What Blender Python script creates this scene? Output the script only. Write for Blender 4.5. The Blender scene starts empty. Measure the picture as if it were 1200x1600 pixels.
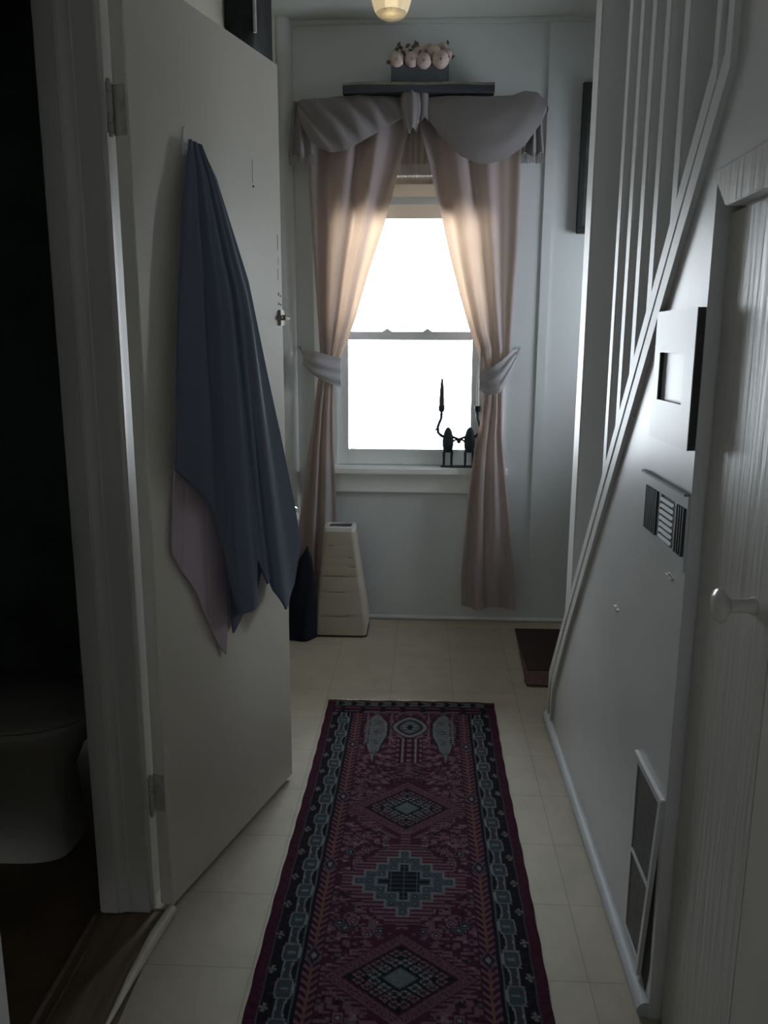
import bpy, bmesh, math, random
import numpy as np
from mathutils import Vector, Matrix
random.seed(7)
rng = np.random.default_rng(11)
SC = bpy.context.scene
COL = SC.collection
PI = math.pi
CAM_H = 1.35

# ------------------------------------------------------------------ materials
def new_mat(name):
    m = bpy.data.materials.new(name); m.use_nodes = True
    nt = m.node_tree
    return m, nt, nt.nodes['Principled BSDF']

def paint(name, col, rough=.5, var=.06, scale=6., bump=0., bscale=40., stretch=(1, 1, 1), metal=0., spec=.5, sheen=0.):
    m, nt, b = new_mat(name)
    tc = nt.nodes.new('ShaderNodeTexCoord')
    mp = nt.nodes.new('ShaderNodeMapping'); mp.inputs['Scale'].default_value = stretch
    nt.links.new(tc.outputs['Object'], mp.inputs['Vector'])
    n = nt.nodes.new('ShaderNodeTexNoise'); n.inputs['Scale'].default_value = scale; n.inputs['Detail'].default_value = 5
    nt.links.new(mp.outputs['Vector'], n.inputs['Vector'])
    r = nt.nodes.new('ShaderNodeValToRGB')
    r.color_ramp.elements[0].position = .3; r.color_ramp.elements[1].position = .7
    r.color_ramp.elements[0].color = tuple(c*(1-var) for c in col)+(1,)
    r.color_ramp.elements[1].color = tuple(min(1, c*(1+var)) for c in col)+(1,)
    nt.links.new(n.outputs['Fac'], r.inputs['Fac'])
    nt.links.new(r.outputs['Color'], b.inputs['Base Color'])
    b.inputs['Roughness'].default_value = rough
    b.inputs['Metallic'].default_value = metal
    b.inputs['Specular IOR Level'].default_value = spec
    if sheen: b.inputs['Sheen Weight'].default_value = sheen
    if bump:
        n2 = nt.nodes.new('ShaderNodeTexNoise'); n2.inputs['Scale'].default_value = bscale; n2.inputs['Detail'].default_value = 4
        nt.links.new(mp.outputs['Vector'], n2.inputs['Vector'])
        bp = nt.nodes.new('ShaderNodeBump'); bp.inputs['Strength'].default_value = bump; bp.inputs['Distance'].default_value = .004
        nt.links.new(n2.outputs['Fac'], bp.inputs['Height'])
        nt.links.new(bp.outputs['Normal'], b.inputs['Normal'])
    return m

def cloth_mat(name, col, trans, tcol=None, weave=900.):
    m, nt, b = new_mat(name)
    b.inputs['Roughness'].default_value = .9
    b.inputs['Specular IOR Level'].default_value = .15
    b.inputs['Base Color'].default_value = (*col, 1)
    tc = nt.nodes.new('ShaderNodeTexCoord')
    n = nt.nodes.new('ShaderNodeTexNoise'); n.inputs['Scale'].default_value = weave; n.inputs['Detail'].default_value = 2
    nt.links.new(tc.outputs['Object'], n.inputs['Vector'])
    bp = nt.nodes.new('ShaderNodeBump'); bp.inputs['Strength'].default_value = .25; bp.inputs['Distance'].default_value = .001
    nt.links.new(n.outputs['Fac'], bp.inputs['Height']); nt.links.new(bp.outputs['Normal'], b.inputs['Normal'])
    if trans:
        t = nt.nodes.new('ShaderNodeBsdfTranslucent'); t.inputs['Color'].default_value = (*(tcol or col), 1)
        mx = nt.nodes.new('ShaderNodeMixShader'); mx.inputs[0].default_value = trans
        nt.links.new(b.outputs[0], mx.inputs[1]); nt.links.new(t.outputs[0], mx.inputs[2])
        nt.links.new(mx.outputs[0], nt.nodes['Material Output'].inputs['Surface'])
    return m

def glass_mat(name, tint=(1, 1, 1), rough=0.):
    m, nt, b = new_mat(name)
    b.inputs['Base Color'].default_value = (*tint, 1); b.inputs['Transmission Weight'].default_value = 1
    b.inputs['Roughness'].default_value = rough; b.inputs['IOR'].default_value = 1.45
    return m

def lamp_glass(name):
    m, nt, b = new_mat(name)
    b.inputs['Base Color'].default_value = (.85, .82, .74, 1); b.inputs['Roughness'].default_value = .12
    tr = nt.nodes.new('ShaderNodeBsdfTranslucent'); tr.inputs['Color'].default_value = (.9, .86, .76, 1)
    tp = nt.nodes.new('ShaderNodeBsdfTransparent'); tp.inputs['Color'].default_value = (.95, .93, .86, 1)
    m1 = nt.nodes.new('ShaderNodeMixShader'); m1.inputs[0].default_value = .55
    m2 = nt.nodes.new('ShaderNodeMixShader'); m2.inputs[0].default_value = .10
    nt.links.new(b.outputs[0], m1.inputs[1]); nt.links.new(tr.outputs[0], m1.inputs[2])
    nt.links.new(m1.outputs[0], m2.inputs[1]); nt.links.new(tp.outputs[0], m2.inputs[2])
    nt.links.new(m2.outputs[0], nt.nodes['Material Output'].inputs['Surface'])
    return m

def lens_glass(name):
    m = lamp_glass(name); nt = m.node_tree; b = nt.nodes['Principled BSDF']; b.inputs['Roughness'].default_value = .08
    tc = nt.nodes.new('ShaderNodeTexCoord'); v = nt.nodes.new('ShaderNodeTexVoronoi'); v.inputs['Scale'].default_value = 210
    nt.links.new(tc.outputs['Object'], v.inputs['Vector'])
    bp = nt.nodes.new('ShaderNodeBump'); bp.inputs['Strength'].default_value = 1; bp.inputs['Distance'].default_value = .006
    nt.links.new(v.outputs['Distance'], bp.inputs['Height']); nt.links.new(bp.outputs['Normal'], b.inputs['Normal'])
    nt.nodes['Mix Shader.001'].inputs[0].default_value = .62
    return m

def glow_mat(name, col, strength):
    m, nt, b = new_mat(name)
    b.inputs['Base Color'].default_value = (.8, .78, .7, 1)
    b.inputs['Emission Color'].default_value = (*col, 1); b.inputs['Emission Strength'].default_value = strength
    return m

def pane_mat(name):
    m, nt, b = new_mat(name)
    t = nt.nodes.new('ShaderNodeBsdfTransparent'); g = nt.nodes.new('ShaderNodeBsdfGlossy'); g.inputs['Roughness'].default_value = .02
    f = nt.nodes.new('ShaderNodeFresnel'); f.inputs['IOR'].default_value = 1.45
    mx = nt.nodes.new('ShaderNodeMixShader')
    nt.links.new(f.outputs[0], mx.inputs[0]); nt.links.new(t.outputs[0], mx.inputs[1]); nt.links.new(g.outputs[0], mx.inputs[2])
    nt.links.new(mx.outputs[0], nt.nodes['Material Output'].inputs['Surface'])
    return m

M = {}
M['wall'] = paint('far_wall_paint', (.62, .645, .66), .55, .03, 3, .15, 25)
M['ceil'] = paint('ceiling_paint', (.60, .62, .60), .6, .04, 3, .2, 30)
M['gloss'] = paint('gloss_white_paint', (.54, .535, .525), .44, .03, 3, .12, 14, spec=.35)
M['hall'] = paint('hall_wall_paint', (.54, .535, .54), .37, .04, 3, .25, 10, spec=.4)
M['cream_wall'] = paint('cream_wall_paint', (.42, .395, .32), .55, .04, 3)
M['streak'] = paint('brushed_gloss_paint', (.46, .445, .42), .38, .05, 8, .55, 60, (1, 1, .07))
M['trim'] = paint('trim_gloss_paint', (.70, .72, .72), .18, .03, 5, .05, 20)
M['door'] = paint('door_paint', (.60, .56, .49), .40, .05, 2.2, .06, 20)
M['doorway'] = paint('doorway_paint', (.50, .475, .44), .42, .05, 4, .1, 25)
M['base'] = paint('baseboard_paint', (.47, .50, .52), .5, .06, 6, spec=.3)
M['casing'] = paint('casing_eggshell_paint', (.50, .49, .475), .5, .05, 4, .1, 25, spec=.3)
M['sash'] = paint('window_paint', (.84, .85, .85), .4, .02)
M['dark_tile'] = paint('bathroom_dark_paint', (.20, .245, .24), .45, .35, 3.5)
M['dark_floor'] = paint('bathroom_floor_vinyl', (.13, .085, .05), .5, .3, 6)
M['wood_sill'] = paint('threshold_wood', (.16, .11, .075), .5, .3, 10, .2, 60, (4, .4, 1))
M['strip'] = paint('dull_metal_strip', (.15, .12, .085), .5, .3, 20)
M['linedge'] = paint('linoleum_edge', (.58, .54, .43), .45, .15, 8)
M['metal'] = paint('old_hinge_metal', (.30, .28, .24), .4, .25, 40, 0, 40, metal=.7)
M['hinge'] = paint('painted_hinge', (.36, .34, .30), .4, .2, 40, 0, 40)
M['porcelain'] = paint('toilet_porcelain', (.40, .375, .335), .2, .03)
M['navy_towel'] = cloth_mat('navy_terry', (.098, .112, .146), 0, None, 500)
M['pink_towel'] = cloth_mat('mauve_terry', (.40, .33, .36), 0, None, 500)
M['curtain'] = cloth_mat('curtain_cotton', (.47, .445, .49), .50, (.88, .73, .60))
M['valance'] = cloth_mat('valance_cotton', (.275, .255, .265), .10, (.55, .45, .40))
M['lace'] = cloth_mat('valance_fringe', (.62, .57, .52), .45, (.7, .6, .5))
M['shade_cloth'] = cloth_mat('roller_shade_cloth', (.5, .47, .42), .30, (.55, .48, .40))
M['tie'] = cloth_mat('tieback_cotton', (.47, .45, .475), .25, (.6, .6, .6))
M['black'] = paint('black_recess_shade', (.012, .012, .014), .7, .1)  # stands in for shade in the grille slot and behind the vents
M['iron'] = paint('dark_iron', (.03, .045, .055), .5, .3, 30, metal=.4)
M['candle'] = paint('dark_candle_wax', (.075, .06, .07), .5, .1)
M['white_candle'] = paint('white_candle_wax', (.78, .78, .74), .5, .03)
M['shelf'] = paint('shelf_stained_wood', (.045, .05, .065), .5, .4, 12, .3, 40, (.4, 3, 3))
M['bark'] = paint('shelf_live_edge', (.30, .27, .22), .6, .25, 30)
M['pot'] = paint('planter_blue_grey', (.085, .10, .125), .6, .2, 14)
M['bloom'] = paint('dried_rose_petals', (.60, .47, .43), .8, .22, 30)
M['leafs'] = paint('dry_leaf', (.14, .13, .09), .8, .3, 30)
M['cream'] = paint('cream_ceramic', (.40, .36, .29), .45, .07, 6, .15, 30)
M['cream_rim'] = paint('pale_glazed_rim', (.63, .63, .62), .35, .04)
M['vase_dark'] = paint('vase_dark_base', (.05, .035, .03), .6, .2)
M['vase_in'] = paint('vase_mouth_shade', (.05, .055, .07), .6, .2)
M['navy_bag'] = cloth_mat('navy_canvas', (.012, .014, .023), 0, None, 300)
M['bag'] = paint('dark_patterned_cloth', (.010, .012, .014), .75, .6, 28, .4, 60)
M['piping'] = paint('pale_piping', (.45, .45, .45), .6, .2, 30)
M['mat_dark'] = paint('doormat_pile', (.036, .018, .015), .95, .35, 60, .8, 300)
M['mat_edge'] = paint('doormat_border', (.125, .07, .062), .95, .4, 50, .8, 300)
M['frame_dark'] = paint('picture_dark_frame', (.035, .04, .045), .4, .2)
M['canvas'] = paint('picture_dark_canvas', (.07, .075, .07), .6, .5, 9)
M['box_face'] = paint('frame_grey_paint', (.50, .49, .485), .40, .03, 4)
M['box_side'] = paint('frame_side_shade', (.03, .026, .024), .55, .3, 20)  # shade on the camera-facing edges put into the colour
M['heater'] = paint('heater_enamel', (.52, .535, .55), .33, .03, 4)
M['louver'] = paint('heater_louver_enamel', (.30, .315, .33), .6, .03, spec=.25)
M['slit'] = paint('heater_dark_slits', (.05, .055, .06), .5, .3)
M['mesh'] = paint('grille_mesh', (.105, .10, .095), .6, .4, 120)
M['glass'] = glass_mat('knob_glass', (.93, .97, .95), .03)
M['shade'] = lamp_glass('lamp_prismatic_glass')
M['lens'] = lens_glass('lamp_prismatic_lens')
M['knob'] = paint('cream_knob_enamel', (.50, .48, .45), .25, .05)
M['bulb'] = glow_mat('dim_bulb_glow', (1., .80, .52), 3.2)
M['brass'] = paint('worn_brass', (.35, .28, .16), .35, .2, 30, metal=.8)
M['pane'] = pane_mat('window_pane_glass')
M['fringe'] = cloth_mat('cotton_fringe', (.66, .63, .57), 0)
M['scuff'] = paint('wear_marks', (.10, .09, .075), .8, .3, 30)
M['nail'] = paint('nail_and_glint', (.75, .76, .78), .2, .05)  # bright for the nail heads and the glint bars on them

# linoleum: square tiles with faint joints, speckle and scuffs
def lino():
    m, nt, b = new_mat('beige_linoleum')
    tc = nt.nodes.new('ShaderNodeTexCoord')
    mp = nt.nodes.new('ShaderNodeMapping'); mp.inputs['Location'].default_value = (-.128, -.052, 0)
    nt.links.new(tc.outputs['Object'], mp.inputs['Vector'])
    br = nt.nodes.new('ShaderNodeTexBrick'); br.offset = 0; br.squash = 1
    br.inputs['Scale'].default_value = 1; br.inputs['Brick Width'].default_value = .245; br.inputs['Row Height'].default_value = .245
    br.inputs['Mortar Size'].default_value = .0016; br.inputs['Mortar Smooth'].default_value = .3
    br.inputs['Color1'].default_value = (.455, .405, .315, 1); br.inputs['Color2'].default_value = (.435, .39, .305, 1)
    br.inputs['Mortar'].default_value = (.31, .275, .21, 1)
    nt.links.new(mp.outputs[0], br.inputs['Vector'])
    n = nt.nodes.new('ShaderNodeTexNoise'); n.inputs['Scale'].default_value = 7; n.inputs['Detail'].default_value = 8; n.inputs['Roughness'].default_value = .7
    nt.links.new(tc.outputs['Object'], n.inputs['Vector'])
    mr = nt.nodes.new('ShaderNodeMapRange'); mr.inputs[1].default_value = .3; mr.inputs[2].default_value = .75; mr.inputs[3].default_value = .82; mr.inputs[4].default_value = 1.08
    nt.links.new(n.outputs['Fac'], mr.inputs[0])
    mx = nt.nodes.new('ShaderNodeVectorMath'); mx.operation = 'SCALE'
    nt.links.new(br.outputs['Color'], mx.inputs[0]); nt.links.new(mr.outputs[0], mx.inputs['Scale'])
    # small dark specks of dirt
    v = nt.nodes.new('ShaderNodeTexVoronoi'); v.inputs['Scale'].default_value = 19
    nt.links.new(tc.outputs['Object'], v.inputs['Vector'])
    cr = nt.nodes.new('ShaderNodeMapRange'); cr.inputs[1].default_value = .03; cr.inputs[2].default_value = .07; cr.inputs[3].default_value = .45; cr.inputs[4].default_value = 1
    nt.links.new(v.outputs['Distance'], cr.inputs[0])
    wn = nt.nodes.new('ShaderNodeSeparateColor'); nt.links.new(v.outputs['Color'], wn.inputs[0])
    th = nt.nodes.new('ShaderNodeMath'); th.operation = 'LESS_THAN'; th.inputs[1].default_value = .86; nt.links.new(wn.outputs[0], th.inputs[0])
    mm = nt.nodes.new('ShaderNodeMath'); mm.operation = 'MAXIMUM'; nt.links.new(th.outputs[0], mm.inputs[0]); nt.links.new(cr.outputs[0], mm.inputs[1])
    m2 = nt.nodes.new('ShaderNodeVectorMath'); m2.operation = 'SCALE'
    nt.links.new(mx.outputs[0], m2.inputs[0]); nt.links.new(mm.outputs[0], m2.inputs['Scale'])
    nt.links.new(m2.outputs[0], b.inputs['Base Color'])
    b.inputs['Roughness'].default_value = .42
    bp = nt.nodes.new('ShaderNodeBump'); bp.inputs['Strength'].default_value = .12; bp.inputs['Distance'].default_value = .003
    nt.links.new(n.outputs['Fac'], bp.inputs['Height']); nt.links.new(bp.outputs['Normal'], b.inputs['Normal'])
    return m
M['lino'] = lino()

# ------------------------------------------------------------------ mesh helpers
def B(): return bmesh.new()

def box(bm, x0, x1, y0, y1, z0, z1, bevel=0., seg=2):
    vs = [bm.verts.new((x, y, z)) for x in (x0, x1) for y in (y0, y1) for z in (z0, z1)]
    fs = [bm.faces.new([vs[i] for i in q]) for q in ((0, 1, 3, 2), (4, 6, 7, 5), (0, 4, 5, 1), (2, 3, 7, 6), (0, 2, 6, 4), (1, 5, 7, 3))]
    if bevel:
        es = list({e for f in fs for e in f.edges})
        bmesh.ops.bevel(bm, geom=es, offset=bevel, segments=seg, affect='EDGES', clamp_overlap=True)
    return vs

def prism(bm, pts, axis, a0, a1):
    """polygon pts (two coordinates) extruded along axis from a0 to a1"""
    def mk(p, a):
        if axis == 'x': return (a, p[0], p[1])
        if axis == 'y': return (p[0], a, p[1])
        return (p[0], p[1], a)
    v0 = [bm.verts.new(mk(p, a0)) for p in pts]; v1 = [bm.verts.new(mk(p, a1)) for p in pts]
    n = len(pts)
    bm.faces.new(v0[::-1]); bm.faces.new(v1)
    for i in range(n): bm.faces.new((v0[i], v0[(i+1) % n], v1[(i+1) % n], v1[i]))

def lathe(bm, prof, c=(0, 0, 0), n=24, axis='z'):
    rings = []
    for r, h in prof:
        ring = []
        for k in range(n):
            a = 2*PI*k/n; p = (r*math.cos(a), r*math.sin(a), h)
            if axis == 'x': p = (p[2], p[0], p[1])
            if axis == 'y': p = (p[0], p[2], p[1])
            ring.append(bm.verts.new((c[0]+p[0], c[1]+p[1], c[2]+p[2])))
        rings.append(ring)
    for a, b in zip(rings, rings[1:]):
        for k in range(n): bm.faces.new((a[k], a[(k+1) % n], b[(k+1) % n], b[k]))
    bm.faces.new(rings[0][::-1]); bm.faces.new(rings[-1])

def tube(bm, pts, rad, n=8):
    pts = [Vector(p) for p in pts]; rads = rad if isinstance(rad, (list, tuple)) else [rad]*len(pts)
    rings = []; s = None
    for i, p in enumerate(pts):
        d = (pts[min(i+1, len(pts)-1)]-pts[max(i-1, 0)]).normalized()
        if s is None: s = d.cross(Vector((0, 0, 1)) if abs(d.z) < .9 else Vector((1, 0, 0)))
        s = (s-d*s.dot(d)).normalized(); t = s.cross(d)
        rings.append([bm.verts.new(p+rads[i]*(math.cos(2*PI*k/n)*s+math.sin(2*PI*k/n)*t)) for k in range(n)])
    for a, b in zip(rings, rings[1:]):
        for k in range(n): bm.faces.new((a[k], a[(k+1) % n], b[(k+1) % n], b[k]))
    bm.faces.new(rings[0][::-1]); bm.faces.new(rings[-1])

def loft(bm, rings):
    R = [[bm.verts.new(p) for p in r] for r in rings]; n = len(R[0])
    for a, b in zip(R, R[1:]):
        for k in range(n): bm.faces.new((a[k], a[(k+1) % n], b[(k+1) % n], b[k]))
    bm.faces.new(R[0][::-1]); bm.faces.new(R[-1])

def grid_surface(bm, f, ns, nt, thick, nrm=(0, 1, 0)):
    """closed thin cloth: f(s,t) -> point; back side shifted by thick along nrm"""
    nrm = Vector(nrm)
    F = [[bm.verts.new(f(i/ns, j/nt)) for i in range(ns+1)] for j in range(nt+1)]
    K = [[bm.verts.new(v.co+nrm*thick) for v in row] for row in F]
    for j in range(nt):
        for i in range(ns):
            bm.faces.new((F[j][i], F[j][i+1], F[j+1][i+1], F[j+1][i]))
            bm.faces.new((K[j][i], K[j+1][i], K[j+1][i+1], K[j][i+1]))
    for j in range(nt):
        bm.faces.new((F[j][0], F[j+1][0], K[j+1][0], K[j][0])); bm.faces.new((F[j][ns], K[j][ns], K[j+1][ns], F[j+1][ns]))
    for i in range(ns):
        bm.faces.new((F[0][i], K[0][i], K[0][i+1], F[0][i+1])); bm.faces.new((F[nt][i], F[nt][i+1], K[nt][i+1], K[nt][i]))

def obj(name, bm, mat, parent=None, smooth=False, loc=None):
    bmesh.ops.recalc_face_normals(bm, faces=bm.faces)
    me = bpy.data.meshes.new(name); bm.to_mesh(me); bm.free()
    me.materials.append(mat)
    if smooth:
        for p in me.polygons: p.use_smooth = True
        try: me.set_sharp_from_angle(angle=math.radians(48))
        except Exception: pass
    o = bpy.data.objects.new(name, me); COL.objects.link(o)
    if parent: o.parent = parent; o.matrix_parent_inverse = Matrix.Translation(-parent.location) if parent.type == 'EMPTY' and parent.parent is None else Matrix()
    return o

def thing(name, label, cat, loc=(0, 0, 0), group=None):
    o = bpy.data.objects.new(name, None); COL.objects.link(o); o.location = loc; o.empty_display_size = .05
    tag(o, label, cat, group); return o

def tag(o, label=None, cat=None, group=None, kind=None):
    if label: o['label'] = label
    if cat: o['category'] = cat
    if group: o['group'] = group
    if kind: o['kind'] = kind
    return o

def struct(name, bm, mat, label, cat, smooth=False, parent=None):
    return tag(obj(name, bm, mat, parent, smooth), label, cat, None, 'structure')

def interp(poly, x, k=0, v=1):
    xs = [p[k] for p in poly]; ys = [p[v] for p in poly]
    if xs[0] > xs[-1]: xs = xs[::-1]; ys = ys[::-1]
    return float(np.interp(x, xs, ys))

# ------------------------------------------------------------------ room shell
CEIL = 2.724; YF = 3.86; XR = .475; XL = -.66
bm = B(); prism(bm, [(-.602, -2.1), (1.62, -2.1), (1.62, 3.9), (-.76, 3.9), (-.76, 1.70), (-.602, 1.70)], 'z', -.05, 0)
struct('floor', bm, M['lino'], 'beige square-tiled linoleum floor of the hall', 'floor')
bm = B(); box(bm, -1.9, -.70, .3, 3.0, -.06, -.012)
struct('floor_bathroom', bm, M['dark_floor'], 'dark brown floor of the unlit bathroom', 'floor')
bm = B(); box(bm, -1.9, 1.62, -2.2, 4.0, CEIL, CEIL+.05)
struct('ceiling', bm, M['ceil'], 'pale painted ceiling of the hall', 'ceiling')
# far wall with the window opening
WX0, WX1, WZ0, WZ1 = -.445, .30, .76, 2.15
bm = B()
box(bm, -1.0, WX0, YF, YF+.12, 0, CEIL); box(bm, WX1, 1.62, YF, YF+.12, 0, CEIL)
box(bm, WX0, WX1, YF, YF+.12, 0, WZ0); box(bm, WX0, WX1, YF, YF+.12, WZ1, CEIL)
struct('wall_far', bm, M['wall'], 'white panelled far wall around the window', 'wall')
bm = B()                      # battens and joints on the far wall
box(bm, .518, .563, YF-.008, YF, .195, CEIL-.02, .002)
struct('trim_1', bm, M['wall'], 'vertical batten strip on the far wall right of the curtain', 'trim')
bm = B(); box(bm, XL, 1.5, YF-.005, YF, .02, .192, .002)
struct('trim_2', bm, M['wall'], 'low horizontal panel board along the foot of the far wall', 'trim')
bm = B(); box(bm, XL, 1.5, YF-.014, YF, CEIL-.02, CEIL, .003)
struct('trim_3', bm, M['ceil'], 'thin trim where the far wall meets the ceiling', 'trim')
bm = B(); lathe(bm, [(.012, XL), (.012, 1.5)], (0, YF-.007, .010), 12, 'x')
struct('baseboard_far', bm, M['trim'], 'white rounded baseboard along the far wall', 'baseboard', True)
bm = B(); prism(bm, [(XL, YF), (XL, YF-.058)]+[(XL+.058*math.sin(PI/2*k/14), YF-.058*math.cos(PI/2*k/14)) for k in range(1, 14)]+[(XL+.058, YF)], 'z', 0, CEIL)
struct('trim_4', bm, M['trim'], 'white rounded corner trim left of the window wall', 'trim', True)
# left wall with the bathroom doorway
bm = B()
box(bm, -.75, XL, 1.69, YF, 0, CEIL); box(bm, -.75, XL, -2.1, .99, 0, CEIL); box(bm, -.75, XL, .99, 1.69, 2.10, CEIL)
struct('wall_left', bm, M['cream_wall'], 'cream painted left wall behind the open door', 'wall')
# back wall with a small unseen opening added as fill light behind the camera
bm = B()
BX0, BX1, BZ0, BZ1 = -.15, .10, 1.85, 2.03
box(bm, -1.9, BX0, -2.1, -2.0, 0, CEIL); box(bm, BX1, 1.62, -2.1, -2.0, 0, CEIL)
box(bm, BX0, BX1, -2.1, -2.0, 0, BZ0); box(bm, BX0, BX1, -2.1, -2.0, BZ1, CEIL)
struct('wall_back', bm, M['wall'], 'wall at the near end of the hall', 'wall')
# right wall: stair side panel under the diagonal, furnace closet opening further near
SL = 1.238
def zline(y): return .19+SL*(2.77-y)
bm = B()
WE = 1.432
prism(bm, [(WE, 0), (2.80, 0), (2.80, .12), (1.44, 1.80), (1.44, CEIL), (WE, CEIL)], 'x', XR, XR+.05)
box(bm, XR, XR+.05, .90, WE, 1.625, CEIL)
box(bm, XR, XR+.05, -2.0, .90, 0, CEIL)
struct('wall_right', bm, M['hall'], 'glossy white right wall enclosing the stairs', 'wall')
bm = B(); box(bm, 1.5, 1.6, -2.1, 3.02, 0, CEIL); box(bm, 1.5, 1.6, 3.78, 3.9, 0, CEIL); box(bm, 1.5, 1.6, 3.02, 3.78, 2.06, CEIL)
struct('wall_alcove', bm, M['wall'], 'wall at the far side of the stairs', 'wall')
bm = B(); tube(bm, [(XR-.004, 2.79, .014), (XR-.004, WE+.004, .014)], .019, 14)
struct('baseboard_right', bm, M['base'], 'white rounded baseboard along the right wall', 'baseboard', True)
# bathroom shell
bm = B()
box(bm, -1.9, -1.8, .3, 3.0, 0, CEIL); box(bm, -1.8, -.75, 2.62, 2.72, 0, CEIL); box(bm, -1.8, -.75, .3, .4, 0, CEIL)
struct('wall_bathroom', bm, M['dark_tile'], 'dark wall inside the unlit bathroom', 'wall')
# doorway frame of the bathroom: jamb with stop, casing
bm = B()
box(bm, -.764, -.638, 1.688, 1.72, -.012, 2.11, .009, 3)
box(bm, -.764, -.716, 1.674, 1.69, 0, 2.09, .004)
prism(bm, [(-.716, 1.690), (-.716, 1.678), (-.706, 1.684), (-.694, 1.684), (-.690, 1.690)], 'z', 0, 2.09)
o_fr = struct('trim_5', bm, M['doorway'], 'cream far jamb of the bathroom doorway with moulded stop', 'door frame', True)
bm = B(); box(bm, XL-.0, -.651, 1.720, 1.83, 0, 2.13, .003)
struct('trim_6', bm, M['casing'], 'white rounded casing edge lit behind the open door', 'door frame', True)
bm = B(); box(bm, -.764, -.630, .93, 1.043, -.012, 2.11, .006)
struct('trim_7', bm, M['trim'], 'near white jamb of the bathroom doorway at bottom left corner', 'door frame', True)
bm = B(); box(bm, -.764, -.638, .99, 1.69, 2.09, 2.12)
struct('trim_8', bm, M['doorway'], 'head of the bathroom doorway frame', 'door frame')
# threshold
bm = B(); box(bm, -.775, -.60, .4, 1.705, -.04, -.004)
struct('trim_9', bm, M['wood_sill'], 'dark wooden threshold board of the bathroom doorway', 'threshold')
bm = B(); tube(bm, [(-.775, 1.67, -.004), (-.775, .9, -.004)], .006, 8); tube(bm, [(-.752, 1.67, -.003), (-.748, .9, -.003)], .003, 8)
struct('trim_10', bm, M['strip'], 'thin metal strips along the bathroom side of the threshold', 'threshold', True)
bm = B()
tube(bm, [(-.604, .9, .000), (-.612, 1.20, .001), (-.621, 1.36, .002), (-.616, 1.48, .003), (-.604, 1.60, .008), (-.590, 1.685, .012)], [.003, .003, .005, .010, .014, .012], 12)
struct('trim_11', bm, M['linedge'], 'curled pale linoleum edging strip at the foot of the open door', 'threshold', True)

# ------------------------------------------------------------------ window
win = thing('window_1', 'white double-hung sash window in the far wall', 'window', ((WX0+WX1)/2, YF, WZ0)); win['kind'] = 'structure'
YS = 3.90
def wpart(name, bm, mat, **k): return obj(name, bm, mat, win, **k)
bm = B()
box(bm, WX0, WX0+.03, YF-.002, YF+.12, WZ0, WZ1); box(bm, WX1-.03, WX1, YF-.002, YF+.12, WZ0, WZ1)
box(bm, WX0+.03, WX1-.03, YF-.002, YF+.12, WZ1-.06, WZ1); box(bm, WX0+.03, WX1-.03, YF+.03, YF+.12, WZ0, WZ0+.02)
wpart('window_frame', bm, M['sash'])
bm = B()
box(bm, WX0-.075, WX0, YF-.02, YF, WZ0, WZ1+.08, .004); box(bm, WX1, WX1+.075, YF-.02, YF, WZ0, WZ1+.08, .004)
box(bm, WX0, WX1, YF-.02, YF, WZ1, WZ1+.08, .004)
wpart('casing', bm, M['sash'])
bm = B(); box(bm, WX0-.10, WX1+.10, YF-.055, YF+.03, .733, .772, .008, 3)
wpart('sill', bm, M['sash'], smooth=True)
bm = B(); box(bm, WX0-.08, WX1+.08, YF-.022, YF, .645, .733, .003)
wpart('apron', bm, M['sash'])
# lower sash
bm = B()
x0, x1 = WX0+.03, WX1-.03
box(bm, x0, -.363, YS-.02, YS+.015, .775, 1.405, .003); box(bm, .222, x1, YS-.02, YS+.015, .775, 1.405, .003)
box(bm, -.363, .222, YS-.02, YS+.015, .775, .850, .003); box(bm, -.363, .222, YS-.02, YS+.015, 1.366, 1.405, .003)
s1 = wpart('lower_sash', bm, M['sash'])
bm = B(); box(bm, -.363, .222, YS, YS+.004, .85, 1.366); obj('pane', bm, M['pane'], s1)
bm = B()
box(bm, x0, -.363, YS+.02, YS+.055, 1.366, 2.09, .003); box(bm, .222, x1, YS+.02, YS+.055, 1.366, 2.09, .003)
box(bm, -.363, .222, YS+.02, YS+.055, 1.366, 1.402, .003); box(bm, -.363, .222, YS+.02, YS+.055, 2.065, 2.09, .003)
s2 = wpart('upper_sash', bm, M['sash'])
bm = B(); box(bm, -.363, .222, YS+.038, YS+.042, 1.402, 2.065); obj('pane', bm, M['pane'], s2)
for x in (-.179, .010):
    bm = B()
    prism(bm, [(x-.024, 1.404), (x+.024, 1.404), (x+.010, 1.413), (x, 1.420), (x-.010, 1.413)], 'y', YS-.018, YS+.012)
    wpart('sash_lock', bm, M['sash'])
# translucent roller shade drawn a little way down behind the fringe
sh = thing('roller_shade', 'cream roller shade drawn a hand-width down at the window head', 'blind', ((WX0+WX1)/2, YF+.02, 2.07))
bm = B(); lathe(bm, [(.014, WX0+.035), (.014, WX1-.035)], (0, YF+.018, 2.070), 16, 'x'); obj('roller', bm, M['lace'], sh, True)
bm = B(); box(bm, WX0+.04, WX1-.04, YF+.0045, YF+.0055, 1.905, 2.070); obj('shade_cloth', bm, M['shade_cloth'], sh)
bm = B(); box(bm, WX0+.04, WX1-.04, YF-.0005, YF+.010, 1.965, 1.998, .002); obj('hem_bar', bm, M['sash'], sh)

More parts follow.
